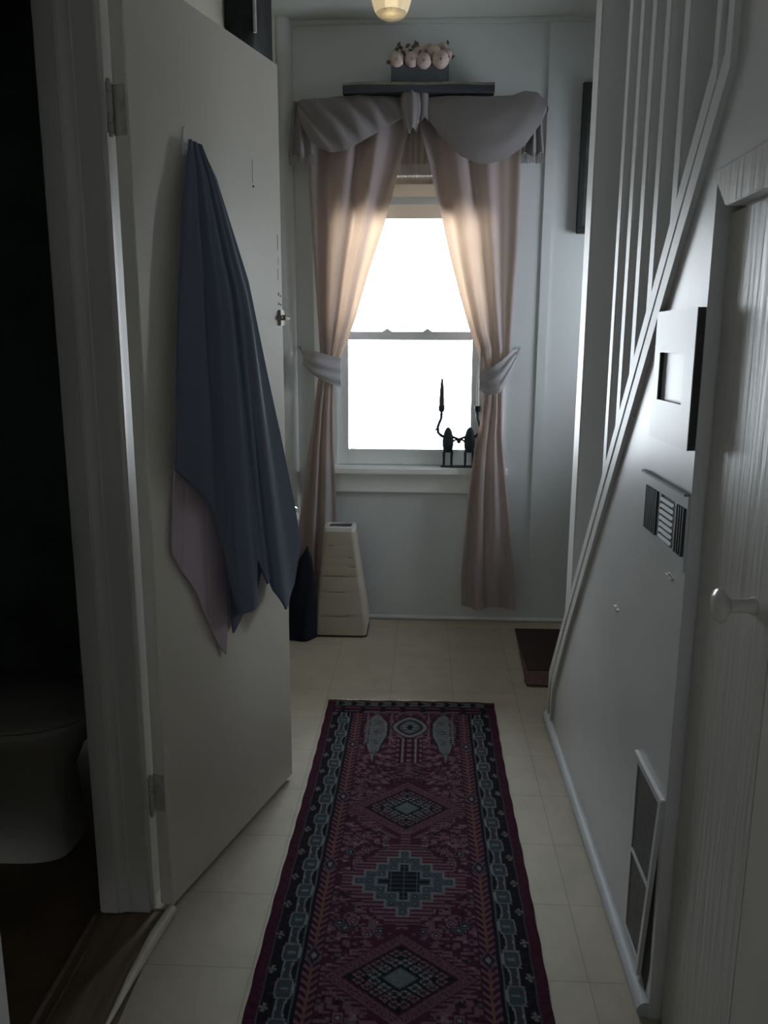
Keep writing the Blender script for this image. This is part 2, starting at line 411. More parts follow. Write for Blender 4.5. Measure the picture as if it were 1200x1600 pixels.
# unseen entrance door, its glazing added to light the far end of the hall
ed = thing('added_door_3', 'white entrance door unseen by the doormat, its glazing added to light the far end', 'door', (1.53, 3.4, 0)); ed['kind'] = 'structure'
bm = B()
box(bm, 1.52, 1.56, 3.022, 3.16, .004, 2.055); box(bm, 1.52, 1.56, 3.64, 3.778, .004, 2.055); box(bm, 1.52, 1.56, 3.16, 3.64, .004, 1.20); box(bm, 1.52, 1.56, 3.16, 3.64, 1.92, 2.055)
obj('door_leaf', bm, M['sash'], ed)
bm = B(); box(bm, 1.537, 1.543, 3.16, 3.64, 1.20, 1.92); obj('pane', bm, M['pane'], ed)
bm = B(); lathe(bm, [(.012, 1.52), (.012, 1.49), (.026, 1.485), (.028, 1.465), (.012, 1.458)], (0, 3.07, .95), 16, 'x'); obj('knob', bm, M['brass'], ed, True)

# ------------------------------------------------------------------ curtains
def cloth_curtain(name, label, left, right, ztop, zbot, y0, folds, ph, tie, parts):
    t = thing(name, label, 'curtain', ((interp(left, zbot, 1, 0)+interp(right, zbot, 1, 0))/2, y0, zbot))
    tz = tie
    def f(s, v):
        z = ztop+(zbot-ztop)*v
        xl, xr = interp(left, z, 1, 0), interp(right, z, 1, 0)
        w = abs(xr-xl)
        g = s+.018*math.sin(9*s+ph+3*z)
        amp = .006+.024*min(1, w/.35)*(.55+.45*math.sin(3.1*s+ph))
        k = math.exp(-((z-tz)/.10)**2)
        y = y0-amp*(1-.75*k)*math.sin(2*PI*folds*g+ph)-.0025*math.sin(2*PI*folds*2.3*g+1.7*ph)
        y -= .02*math.sin(PI*s)*(1-k)
        zz = z
        if v > .97: zz = z+.012*math.sin(2*PI*folds*.5*s+ph)*(v-.97)/.03
        return (xl+(xr-xl)*s, y, zz)
    bm = B(); grid_surface(bm, f, 110, 120, .0025)
    obj('curtain_panel', bm, M['curtain'], t, True)
    parts(t); return t

LcL = [(-.530, 2.37), (-.524, 2.299), (-.523, 2.009), (-.509, 1.736), (-.493, 1.454), (-.486, 1.30), (-.488, 1.23), (-.500, 1.163), (-.526, .984), (-.553, .802), (-.588, .552), (-.616, .361), (-.626, .03)]
LcR = [(-.075, 2.37), (-.081, 2.283), (-.122, 2.113), (-.157, 1.98), (-.197, 1.845), (-.263, 1.652), (-.322, 1.455), (-.366, 1.339), (-.394, 1.281), (-.405, 1.22), (-.424, 1.164), (-.428, 1.045), (-.427, .864), (-.419, .68), (-.415, .492), (-.412, .332), (-.408, .03)]
RcL = [(-.050, 2.37), (-.039, 2.282), (.011, 2.112), (.041, 1.979), (.065, 1.899), (.105, 1.735), (.152, 1.568), (.205, 1.399), (.236, 1.328), (.259, 1.256), (.271, 1.139), (.276, 1.095), (.261, .991), (.235, .841), (.21, .626), (.197, .406), (.189, .246), (.195, .088)]
RcR = [(.415, 2.37), (.407, 2.201), (.406, 2.004), (.405, 1.735), (.398, 1.541), (.392, 1.328), (.372, 1.22), (.360, 1.125), (.366, .933), (.387, .751), (.412, .567), (.431, .378), (.459, .122), (.461, .088)]

def tie_band(t, pts, hook, yc):
    """fabric band wrapped round the gathered cloth and pulled to a wall hook"""
    bm = B()
    def f(s, v):
        a = interp([(p[0], p[1]) for p in pts], s); b = interp([(p[0], p[2]) for p in pts], s)
        x = interp([(p[0], p[3]) for p in pts], s)
        z = a+(b-a)*v
        y = yc-.040*math.sin(PI*min(1, max(0, s)))-.010*math.sin(PI*v)-.0045*math.sin(5*PI*v+2.5*s)
        return (x, y, z)
    grid_surface(bm, f, 30, 30, .004)
    o = obj('tieback', bm, M['tie'], t, True)
    bm = B(); tube(bm, hook, .0035, 8); obj('tieback_hook', bm, M['metal'], o, True)

def left_parts(t):
    tie_band(t, [(0, 1.318, 1.255, -.562), (.25, 1.318, 1.225, -.535), (.5, 1.312, 1.195, -.495), (.8, 1.295, 1.165, -.435), (1, 1.285, 1.150, -.388)],
             [(-.592, YF-.005, 1.335), (-.578, 3.80, 1.325), (-.562, 3.785, 1.300), (-.556, 3.79, 1.285)], 3.785)
def right_parts(t):
    tie_band(t, [(0, 1.235, 1.140, .252), (.3, 1.240, 1.118, .290), (.6, 1.275, 1.130, .345), (.85, 1.315, 1.215, .392), (1, 1.326, 1.270, .415)],
             [(.440, YF-.005, 1.335), (.430, 3.80, 1.328), (.418, 3.785, 1.300), (.412, 3.79, 1.285)], 3.785)
    bm = B(); tube(bm, [(.262, 3.80, 1.35), (.256, 3.79, 1.20), (.262, 3.775, 1.16), (.285, 3.77, 1.145), (.300, 3.77, 1.165)], .006, 8)
    obj('tie_cord', bm, M['tie'], t, True)
cloth_curtain('curtain', 'beige-pink curtain drawn to the left of the window, behind the tall cream vase', LcL, LcR, 2.37, .035, 3.795, 3, .6, 1.22, left_parts)
cloth_curtain('curtain', 'beige-pink curtain drawn to the right of the window, beside the frog candle holder', RcL, RcR, 2.37, .088, 3.795, 3, 2.2, 1.2, right_parts)

# rod
bm = B(); lathe(bm, [(.011, -.60), (.011, .52)], (0, 3.838, 2.352), 12, 'x')
tag(obj('curtain_rod', bm, M['iron'], None, True), 'thin rod carrying the curtains and swag above the window', 'curtain rod')

# swagged valance
val = thing('swag_valance', 'pinkish grey swagged valance with knotted centre above the window', 'valance', (-.05, 3.76, 2.36))
topL = [(-.56, 2.352), (-.547, 2.378), (-.52, 2.374), (-.41, 2.380), (-.3, 2.387), (-.11, 2.379)]
botL = [(-.56, 2.315), (-.548, 2.275), (-.530, 2.236), (-.505, 2.206), (-.467, 2.178), (-.42, 2.160), (-.365, 2.166), (-.32, 2.186), (-.259, 2.218), (-.19, 2.256), (-.11, 2.296)]
def fL(s, v):
    x = -.56+.455*s
    zt, zb = interp(topL, x), interp(botL, x)
    z = zt+(zb-zt)*v
    q = .80*(x+.33)+.60*(z-2.28)
    fold = math.sin(2*PI*q/.085+.6)
    fold = (abs(fold)**.6)*(1 if fold > 0 else -1)
    y = 3.742-.048*math.sin(PI*min(1, .12+.8*v))*math.sin(PI*(.08+.84*s))-.014*fold*math.sin(PI*(.1+.85*v))
    return (x, y, z)
bm = B(); grid_surface(bm, fL, 90, 44, .003); obj('swag', bm, M['valance'], val, True)
topR = [(-.030, 2.36), (.0, 2.376), (.082, 2.380), (.245, 2.374), (.352, 2.378), (.405, 2.397), (.46, 2.392), (.502, 2.352)]
botR = [(-.030, 2.34), (-.02, 2.315), (.058, 2.216), (.142, 2.138), (.211, 2.107), (.270, 2.108), (.334, 2.124), (.414, 2.180), (.478, 2.268), (.502, 2.320)]
def fR(s, v):
    x = -.03+.532*s
    zt, zb = interp(topR, x), interp(botR, x)
    z = zt+(zb-zt)*v
    r = math.hypot((x-.23)/.9, (z-2.40))
    y = 3.742-.052*math.sin(PI*min(1, .15+.62*v))*math.sin(PI*(.08+.84*s))-.0025*math.sin(2*PI*r/.11+.7)*v
    return (x, y, z)
bm = B(); grid_surface(bm, fR, 90, 44, .003); obj('swag', bm, M['valance'], val, True)
def fK(s, v):
    a = PI*(s-.5)
    w = .034+.016*math.sin(PI*v)
    cx = -.078+.006*v
    z = 2.405-.150*v-.018*math.cos(a)*v+(0.012*math.sin(5*a) if v > .9 else 0)
    return (cx+w*math.sin(a)*(1-.25*v), 3.725-.045*math.cos(a)*(.6+.4*math.sin(PI*v))-.004*math.sin(7*a), z)
bm = B(); grid_surface(bm, fK, 30, 24, .004); obj('knot', bm, M['valance'], val, True)
def fK2(s, v):
    a = PI*(s-.5)
    return (-.022+.022*math.sin(a), 3.735-.028*math.cos(a), 2.395-.11*v+.008*math.sin(4*a))
bm = B(); grid_surface(bm, fK2, 18, 14, .004); obj('knot', bm, M['valance'], val, True)
# gathered tails with a fringe on both ends
def tail(xc, w, z0, z1, yb):
    def f(s, v):
        ww = w*(.55+.45*v)
        return (xc+ww*(s-.5), yb-.010*math.sin(2*PI*2.4*s+.5)-.014*math.sin(PI*s), z0+(z1-z0)*v+.01*math.sin(9*s)*v)
    bm = B(); grid_surface(bm, f, 40, 20, .003); o = obj('tail', bm, M['valance'], val, True)
    bm = B()
    n = 22
    for i in range(n):
        x = xc+w*(i/(n-1)-.5)*.96; y = yb-.010*math.sin(2*PI*2.4*i/(n-1)+.5)-.014*math.sin(PI*i/(n-1))
        tube(bm, [(x, y, z1+.005), (x+.001*math.sin(i), y-.002, z1-.02), (x+.0015*math.sin(2*i), y, z1-.035)], .0017, 5)
    obj('fringe', bm, M['valance'], o, True)
tail(-.552, .115, 2.372, 2.150, 3.762); tail(.452, .100, 2.335, 2.150, 3.762)
# fringed lace strip hanging in the middle of the window head
bm = B()
def fS(s, v): return (-.14+.18*s, 3.825-.006*math.sin(40*s), 2.30-.17*v)
grid_surface(bm, fS, 40, 6, .002)
lace = obj('lace_valance', bm, M['lace'], None, True); tag(lace, 'small fringed cream lace strip hanging between the two curtains', 'valance')
bm = B()
for i in range(26):
    x = -.136+.172*i/25
    tube(bm, [(x, 3.823, 2.132), (x, 3.822, 2.09), (x, 3.823, 2.045)], [.0016, .0022, .0032], 5)
obj('fringe', bm, M['lace'], lace, True)

# ------------------------------------------------------------------ wall shelf, planter
shf = thing('wall_shelf', 'dark wooden live-edge shelf on the wall above the window valance', 'shelf', (-.045, YF, 2.39))
bm = B()
n = 40; pts = []
for i in range(n+1):
    x = -.365+.642*i/n
    pts.append((x, 3.700+.007*math.sin(11*x)+.004*math.sin(27*x+1)))
prism(bm, pts+[(.277, YF), (-.365, YF)], 'z', 2.388, 2.422); obj('board', bm, M['shelf'], shf)
bm = B()
for i in range(n):
    a, b = pts[i], pts[i+1]
    za = 2.424+.0025*math.sin(17*a[0]); zb = 2.424+.0025*math.sin(17*b[0])
    v = [bm.verts.new(c) for c in ((a[0], a[1]-.004, za-.006), (b[0], b[1]-.004, zb-.006), (b[0], b[1]+.004, zb+.005), (a[0], a[1]+.004, za+.005),
                                   (a[0], a[1]+.01, za-.006), (b[0], b[1]+.01, zb-.006))]
    bm.faces.new((v[0], v[1], v[2], v[3])); bm.faces.new((v[3], v[2], v[5], v[4])); bm.faces.new((v[0], v[4], v[5], v[1]))
obj('live_edge', bm, M['bark'], shf, True)
for x in (-.26, .165):
    bm = B(); prism(bm, [(YF, 2.388), (3.735, 2.388), (3.735, 2.376), (YF-.012, 2.345), (YF, 2.345)], 'x', x-.012, x+.012)
    obj('bracket', bm, M['shelf'], shf)
pl = thing('flower_planter', 'blue-grey box planter of dried pink roses on the wall shelf', 'planter', (-.04, 3.78, 2.4225))
bm = B()
prism(bm, [(-.160, 3.715), (.083, 3.715), (.083, 3.835), (-.160, 3.835)], 'z', 2.4225, 2.505)
bmesh.ops.bevel(bm, geom=list(bm.edges), offset=.005, segments=2, affect='EDGES'); obj('planter_box', bm, M['pot'], pl)
def bloom(c, r):
    bm = B()
    tw = random.uniform(0, 6)
    for k in range(5):                                       # nested cupped petals opening towards the room
        rr = r*(1-.175*k); m = 6 if k < 3 else 4
        for j in range(m):
            a0 = 2*PI*j/m+.55*k+tw
            def f(s, v, a0=a0, rr=rr, k=k):
                a = a0+(s-.5)*(1.55 if k < 3 else 2.2); th = .24+1.46*v+.03*k-.10*(1-(2*s-1)**2)*(1-v)
                return (c[0]+rr*math.sin(th)*math.cos(a), c[1]-rr*.85*math.cos(th)-.0035*k-.2*rr*math.sin(th)*math.sin(a), c[2]+rr*math.sin(th)*math.sin(a)-.2*rr*math.cos(th))
            grid_surface(bm, f, 5, 5, .0009, (0, 1, 0))
    return bm
BL = [(-.135, 3.715, 2.520, .030), (-.072, 3.710, 2.518, .030), (-.022, 3.705, 2.510, .031), (.048, 3.708, 2.515, .035), (-.045, 3.745, 2.548, .030),
      (.020, 3.740, 2.550, .031), (.073, 3.750, 2.545, .026), (-.105, 3.750, 2.545, .027), (-.005, 3.775, 2.575, .024), (.055, 3.770, 2.578, .024)]
for x, y, z, r in BL: obj('rose', bloom((x, y, z), r), M['bloom'], pl, True)
bm = B()
for i in range(46):
    x = random.uniform(-.165, .085); y = random.uniform(3.72, 3.80); z = random.uniform(2.50, 2.585); a = random.uniform(0, 2*PI); L = random.uniform(.02, .04)
    d = Vector((math.cos(a), -.4, .6*math.sin(a)+.3)).normalized()*L; s = d.cross(Vector((.3, 1, .2))).normalized()*L*.3
    p = Vector((x, y, z)); up = Vector((0, -.003, 0))
    q = [bm.verts.new(p), bm.verts.new(p+d*.5+s+up), bm.verts.new(p+d), bm.verts.new(p+d*.5-s+up)]
    bm.faces.new(q)
obj('foliage', bm, M['leafs'], pl)

# ------------------------------------------------------------------ ceiling lamp
lamp = thing('ceiling_lamp', 'ceiling lamp with a ribbed glass jar shade at the top of the hall', 'lamp', (-.138, 3.2, CEIL))
bm = B(); lathe(bm, [(.055, CEIL), (.060, CEIL-.012), (.048, CEIL-.035), (.045, CEIL-.045)], (-.138, 3.2, 0), 32)
obj('canopy', bm, M['sash'], lamp, True)
bm = B(); NR = 64
prof = [(.044, 2.684), (.060, 2.675), (.078, 2.64), (.0785, 2.60), (.075, 2.575), (.068, 2.545), (.060, 2.520), (.053, 2.509)]
R = []
for r, z in prof:
    R.append([(-.138+(r+(.0012 if k % 2 else 0))*math.cos(2*PI*k/NR), 3.2+(r+(.0012 if k % 2 else 0))*math.sin(2*PI*k/NR), z) for k in range(NR)])
loft(bm, R); obj('lamp_shade', bm, M['shade'], lamp, True)
bm = B(); lathe(bm, [(.0535, 2.511), (.0545, 2.507), (.050, 2.501), (.036, 2.4945), (.018, 2.4915), (.001, 2.491)], (-.138, 3.2, 0), 48); obj('prismatic_lens', bm, M['lens'], lamp, True)
bm = B(); lathe(bm, [(.010, 2.66), (.011, 2.585), (.022, 2.560), (.024, 2.535), (.017, 2.520), (.004, 2.514)], (-.138, 3.2, 0), 20)
obj('bulb', bm, M['bulb'], lamp, True)

# ------------------------------------------------------------------ frog candle holder
FY = 3.842; SZ = .7725
fc = thing('frog_candle_holder', 'dark metal candle holder of two frogs holding hands on the window sill', 'candle holder', (.17, FY, SZ))
bm = B(); prism(bm, [(.170+.088*math.cos(2*PI*k/28), FY-.006+.022*math.sin(2*PI*k/28)) for k in range(28)], 'z', SZ, SZ+.007)
obj('stand', bm, M['iron'], fc)
def frog(x, sgn):
    bm = B()
    rs = []
    for z, rx, ry in ((.842, .008, .006), (.850, .020, .013), (.872, .026, .018), (.900, .027, .019), (.920, .0235, .018), (.938, .020, .018), (.951, .015, .015), (.960, .008, .009), (.963, .002, .003)):
        rs.append([(x+rx*math.cos(2*PI*k/16), FY+ry*math.sin(2*PI*k/16), z) for k in range(16)])
    loft(bm, rs)
    for s in (-1, 1):
        tube(bm, [(x+s*.012, FY, .862), (x+s*.019, FY-.002, .840), (x+s*.018, FY, .815), (x+s*.0185, FY, .786)], [.009, .0068, .0058, .0055], 8)
        tube(bm, [(x+s*.0185, FY+.004, .784), (x+s*.020, FY-.016, .782)], [.006, .005], 8)
    # outer arm raised to the candle, inner arm to the other frog
    o = sgn
    tube(bm, [(x+o*.016, FY, .915), (x+o*.032, FY, .922), (x+o*.047, FY, .936), (x+o*.050, FY, .962), (x+o*.042, FY, .985), (x+o*.034, FY, 1.004), (x+o*.033, FY, 1.026)], [.008, .0075, .0072, .0072, .007, .0068, .0072], 8)
    tube(bm, [(x+o*.049, FY, .958), (x+o*.062, FY-.003, .946)], [.006, .004], 6)
    tube(bm, [(x-o*.016, FY, .918), (x-o*.034, FY-.003, .912), (x-o*.052, FY-.004, .906)], [.007, .006, .0055], 8)
    tube(bm, [(x-o*.018, FY, .892), (x-o*.038, FY-.006, .905), (x-o*.058, FY-.007, .889)], [.006, .0055, .007], 8)
    return bm
obj('frog', frog(.115, -1), M['iron'], fc, True); obj('frog', frog(.217, 1), M['iron'], fc, True)
for x in (.082, .250):
    bm = B(); lathe(bm, [(.0065, 1.020), (.008, 1.026), (.006, 1.032), (.014, 1.040), (.0155, 1.064), (.0128, 1.064), (.0128, 1.046)], (x, FY, 0), 16)
    obj('candle_cup', bm, M['iron'], fc, True)
bm = B(); lathe(bm, [(.0124, 1.048), (.0124, 1.064), (.0122, 1.09), (.0095, 1.14), (.0055, 1.182), (.002, 1.194)], (.082, FY, 0), 14)
tag(obj('candle', bm, M['candle'], None, True), 'dark tapered candle held by the left frog before the bright pane', 'candle')
bm = B(); lathe(bm, [(.0075, 1.048), (.0065, 1.12), (.0055, 1.20), (.003, 1.245), (.001, 1.25)], (.250, FY, 0), 14)
tag(obj('candle', bm, M['white_candle'], None, True), 'white tapered candle half hidden by the right curtain', 'candle')

# ------------------------------------------------------------------ tall cream vase, dark bag in the corner
vs = thing('floor_vase', 'tall tapered square cream ceramic vase on the floor left of the window', 'vase', (-.378, 3.66, 0))
def rrect(cx, cy, hx, hy, z, r, n=5):
    out = []
    for sx, sy, a0 in ((1, 1, 0), (-1, 1, PI/2), (-1, -1, PI), (1, -1, 3*PI/2)):
        for k in range(n+1):
            a = a0+PI/2*k/n; out.append((cx+sx*(hx-r)+r*math.cos(a), cy+sy*(hy-r)+r*math.sin(a), z))
    return out
bm = B(); rings = []
NZ = 60
gro = {.10: .006, .105: .006, .215: .005, .29: .006, .335: .005, .375: .004, .43: .006}
for j in range(NZ+1):
    t = j/NZ; z = .012+.486*t
    hx = .133-.062*t**.95-(.012*max(0, .08-t)/.08)**1; hy = .105-.045*t
    g = 0
    for zz in gro:
        if abs(z-zz) < .0035: g = .0016
    rings.append(rrect(-.378-.006*t, 3.675, hx-g, hy-g, z, .02))
loft(bm, rings); obj('body', bm, M['cream'], vs, True)
bm = B(); T = .498; C0 = (-.384, 3.675)
o0 = rrect(*C0, .071, .060, T, .016); o1 = rrect(*C0, .069, .058, T+.020, .015); i1 = rrect(*C0, .054, .044, T+.022, .008); i0 = rrect(*C0, .050, .040, T+.001, .006)
loft(bm, [o0, o1, i1, i0]); obj('rim', bm, M['cream_rim'], vs, True)
bm = B(); prism(bm, [(p[0], p[1]) for p in rrect(*C0, .0525, .0425, 0, .008)], 'z', T+.008, T+.016); obj('opening', bm, M['vase_in'], vs)  # dark plate in the mouth stands in for shade inside the vase
bm = B(); loft(bm, [rrect(-.378, 3.675, .124, .098, z, .02) for z in (0, .012)]); obj('base', bm, M['vase_dark'], vs)
for zz, xa, xb in ((.100, -.470, -.330), (.106, -.380, -.295), (.215, -.455, -.350), (.290, -.470, -.300), (.335, -.345, -.300), (.378, -.345, -.315), (.432, -.440, -.405)):
    bm = B()
    t = (zz-.012)/.486; hy = .105-.045*t
    tube(bm, [(xa, 3.675-hy+.0012, zz), ((xa+xb)/2, 3.675-hy+.0012, zz+.0012), (xb, 3.675-hy+.0012, zz)], [.0006, .0016, .0006], 6)
    obj('groove', bm, M['scuff'], vs)
def fbag(j, n=28):
    t = j; out = []
    for k in range(n):
        a = 2*PI*k/n
        g = (1-.5*t**1.6)*(1-max(0, t-.85)*3.2); rx = .070*g*(1+.10*math.sin(3*a+5*t)); ry = .055*g*(1+.12*math.sin(4*a-4*t))
        out.append((-.560+.012*t+rx*math.cos(a), 3.56+.05*t+ry*math.sin(a), .002+.40*t+.03*t*math.cos(a)))
    return out
bm = B(); loft(bm, [fbag(j/18) for j in range(19)])
tag(obj('cloth_bag', bm, M['navy_bag'], None, True), 'dark navy slumped cloth bag standing in the corner beside the cream vase', 'bag')

# ------------------------------------------------------------------ open bathroom door
HP = Vector((-.592, 1.694, 0)); U = Vector((.29183, .95647, 0)); N = Vector((.95647, -.29183, 0)); DW = .655; DT = .035; DZ0, DZ1 = .012, 2.072
def D(u, z, o=0.): return HP+U*u+N*o+Vector((0, 0, z))
RD = Matrix(((U.x, N.x, 0, HP.x), (U.y, N.y, 0, HP.y), (0, 0, 1, 0), (0, 0, 0, 1)))
def toworld(bm): bmesh.ops.transform(bm, matrix=RD, verts=bm.verts); return bm     # local frame: x along the door, y out of its face
door = thing('door_1', 'cream bathroom door standing open into the hall with towels hung on it', 'door', D(0, .012)); door['kind'] = 'structure'
bm = B(); box(bm, 0, DW, -DT, 0, DZ0, DZ1, .0025); obj('door_leaf', toworld(bm), M['door'], door)
for zc, h in ((1.80, .094), (.312, .094)):
    bm = B()
    for i in range(5): lathe(bm, [(.0065, zc-h/2+h*i/5+.001), (.0065, zc-h/2+h*(i+1)/5-.001)], (-.020+0, -.028+.0, 0), 12)
    lathe(bm, [(.004, zc-h/2-.006), (.004, zc+h/2+.006)], (-.020, -.028, 0), 8)
    hg = obj('hinge', toworld(bm), M['hinge'], door, True)
    bm = B(); box(bm, -.0022, .0, -.034, -.004, zc-h/2, zc+h/2)
    for dz in (-.03, 0, .03): lathe(bm, [(.004, -.0035), (.003, -.001)], (0, -.014-(.008 if dz == 0 else 0), zc+dz), 8, 'x')
    obj('hinge_leaf', toworld(bm), M['hinge'], hg)
# glass knob, rosette, latch bolt, wear marks
kn = None
bm = B(); lathe(bm, [(.026, 0), (.026, .003), (.014, .006), (.010, .012), (.009, .026)], (.617, 0, .862), 24, 'y'); kn = obj('knob_rosette', toworld(bm), M['brass'], door, True)
bm = B(); lathe(bm, [(.010, .026), (.020, .028), (.0255, .035), (.0265, .041), (.022, .048), (.012, .051)], (.617, 0, .862), 12, 'y'); obj('knob', toworld(bm), M['glass'], kn)
bm = B()
box(bm, .625, .650, 0, .008, 1.398, 1.440, .002); lathe(bm, [(.0055, .622), (.0055, .672)], (0, .009, 1.419), 10, 'x'); box(bm, .632, .637, .006, .020, 1.412, 1.426, .001)
obj('slide_bolt', toworld(bm), M['metal'], door, True)
bm = B()
for u, z, w, h in ((.628, 1.478, .006, .009), (.640, 1.475, .004, .006), (.628, 1.453, .006, .007), (.640, 1.452, .006, .005), (.628, 1.52, .0015, .03), (.630, 1.60, .0015, .04), (.632, 1.56, .001, .02)):
    box(bm, u, u+w, 0, .0006, z, z+h)
obj('wear_mark', toworld(bm), M['scuff'], door)
bm = B(); box(bm, .500, .505, 0, .0012, 1.752, 1.806); obj('bracket_ghost', toworld(bm), M['trim'], door)
bm = B(); lathe(bm, [(.003, 0), (.002, .003)], (.502, 0, 1.742), 8, 'y'); obj('screw', toworld(bm), M['scuff'], door)

# hook and towels
bm = B(); prism(bm, [(.186, 1.755), (.202, 1.755), (.200, 1.795), (.194, 1.814), (.188, 1.795)], 'y', 0, .004)
tube(bm, [(.194, .002, 1.772), (.194, .012, 1.764), (.194, .019, 1.768)], .004, 8)
tag(obj('towel_hook', toworld(bm), M['trim'], None, True), 'white hook on the open door above the dark towel', 'hook')
def towel(name, label, T0, T1, BOT, LB, RB, off, folds, mat, ph, ns=100, nt=110, thick=.006, famp=.75, lo=.020, hi=1):
    """T0,T1 ends of the gathered top; BOT polyline of the hem as (s,u,z); LB,RB sideways bulge of the edges as (t,bulge)"""
    def f(s, t):
        ub = interp([(p[0], p[1]) for p in BOT], s); zb = interp([(p[0], p[2]) for p in BOT], s)
        ut = T0[0]+(T1[0]-T0[0])*s; zt = T0[1]+(T1[1]-T0[1])*s
        u = ut+(ub-ut)*t+interp(LB, t)*(1-s)+interp(RB, t)*s; z = zt+(zb-zt)*t
        sp = min(1, .25+2.2*t)
        o = off(s, t)+sp*famp*(.011*math.sin(2*PI*folds*s+ph)+.005*math.sin(2*PI*folds*2.2*s+2*ph+2*t))
        o += .004*famp*math.sin(9*t+6*s)*t
        return (u, min(hi, max(lo, o)), z)
    bm = B(); grid_surface(bm, f, ns, nt, -thick, (0, 1, 0))
    for v in bm.verts: v.co.y = max(.003, v.co.y)
    return tag(obj(name, toworld(bm), mat, None, True), label, 'towel')
navy = towel('bath_towel', 'dark slate-blue towel hanging from the hook on the open door', (.178, 1.782), (.226, 1.780),
      [(0, .048, 1.075), (.10, .112, 1.028), (.22, .198, .955), (.30, .226, .849), (.38, .246, .740), (.43, .256, .678), (.56, .362, .668), (.585, .366, .70), (.605, .368, .80), (.64, .395, .748), (.69, .412, .715), (.72, .422, .728), (.78, .432, .690), (.86, .484, .622), (.95, .566, .672), (1, .612, .782)],
      [(0, 0), (.2, -.022), (.45, -.022), (.75, -.012), (1, 0)], [(0, 0), (.06, .032), (.28, .060), (.45, .044), (.65, .026), (.83, .014), (1, 0)],
      lambda s, t: .026+.028*math.sin(PI*(.04+.88*s))*min(1, 3*t)+.004*t+.030*s**3*min(1, 1.5*t), 2.6, M['navy_towel'], .4)
towel('bath_towel', 'mauve towel hanging lowest on the door, underneath the slate-blue towel', (.17, 1.745), (.21, 1.745),
      [(0, .056, .885), (.10, .080, .850), (.25, .112, .810), (.35, .150, .760), (.48, .178, .700), (.55, .185, .690), (.66, .215, .640), (.80, .236, .600), (.92, .270, .560), (1, .288, .680)],
      [(0, .03), (.3, .022), (.6, .008), (.85, 0), (1, 0)], [(0, 0), (.5, .01), (1, 0)],
      lambda s, t: .012+.003*math.sin(PI*s)*min(1, 2*t), 2.4, M['pink_towel'], 1.4, famp=.3, lo=.0085, hi=.0115, thick=.004)
bm = B()                                    # back layer of the slate-blue towel hanging a little lower
fold = [(.290, .80), (.290, .672), (.302, .608), (.316, .616), (.350, .640), (.425, .676), (.455, .726), (.468, .750), (.460, .86)]
prism(bm, [(a, b) for a, b in fold], 'y', .0125, .017)
bf = obj('back_fold', toworld(bm), M['navy_towel'], navy)

# dark bag hanging on the left wall above the door
hb = thing('hanging_bag', 'dark patterned cloth bag hanging on the left wall above the open door', 'bag', (-.655, 3.0, 2.33))
bm = B(); rs = []
for j in range(15):
    t = j/14; z = 2.275+.445*t
    g = min(1, .55+.45*(t/.13)**.5)
    rs.append([(-.610+.047*g*cx*(1+.03*math.sin(7*t+3*k)), 3.005+.165*g*cy*(1+.02*math.sin(9*t+k)), z) for k, (cx, cy) in enumerate(((-1, -1), (-.3, -1.03), (.4, -1.03), (.93, -1), (1, -.93), (1.04, -.3), (1.04, .3), (1, .93), (.93, 1), (0, 1), (-1, 1)))])
loft(bm, rs); obj('bag_body', bm, M['bag'], hb, True)
bm = B(); tube(bm, [(-.562, 2.842, z) for z in (2.33, 2.45, 2.55, 2.63, 2.70)], .006, 8); obj('piping', bm, M['piping'], hb, True)

# ------------------------------------------------------------------ toilet
TX, TY = -1.12, 1.98
to = thing('toilet', 'white toilet standing in the dark bathroom', 'toilet', (TX, TY, -.012))
def ell(cx, cy, rx, ry, z, n=32, sq=2.4):
    out = []
    for k in range(n):
        a = 2*PI*k/n; c, s = math.cos(a), math.sin(a)
        out.append((cx+rx*math.copysign(abs(c)**(2/sq), c), cy+ry*math.copysign(abs(s)**(2/sq), s), z))
    return out
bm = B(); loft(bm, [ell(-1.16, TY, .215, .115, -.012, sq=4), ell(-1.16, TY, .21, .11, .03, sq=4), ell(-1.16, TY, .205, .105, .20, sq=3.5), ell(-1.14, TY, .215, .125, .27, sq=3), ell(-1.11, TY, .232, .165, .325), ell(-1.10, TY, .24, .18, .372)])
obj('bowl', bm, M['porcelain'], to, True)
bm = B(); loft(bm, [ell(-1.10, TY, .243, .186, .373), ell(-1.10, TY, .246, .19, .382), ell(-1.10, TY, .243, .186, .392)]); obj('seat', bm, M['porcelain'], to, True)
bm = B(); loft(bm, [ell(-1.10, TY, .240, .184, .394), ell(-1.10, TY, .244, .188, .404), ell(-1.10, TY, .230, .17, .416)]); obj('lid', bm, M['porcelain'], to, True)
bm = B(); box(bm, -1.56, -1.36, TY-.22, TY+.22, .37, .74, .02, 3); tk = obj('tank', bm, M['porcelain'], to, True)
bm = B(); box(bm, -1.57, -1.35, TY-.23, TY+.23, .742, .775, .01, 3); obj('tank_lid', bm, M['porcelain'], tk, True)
bm = B(); box(bm, -1.44, -1.30, TY-.12, TY+.12, -.012, .372, .02, 3); obj('foot', bm, M['porcelain'], to, True)

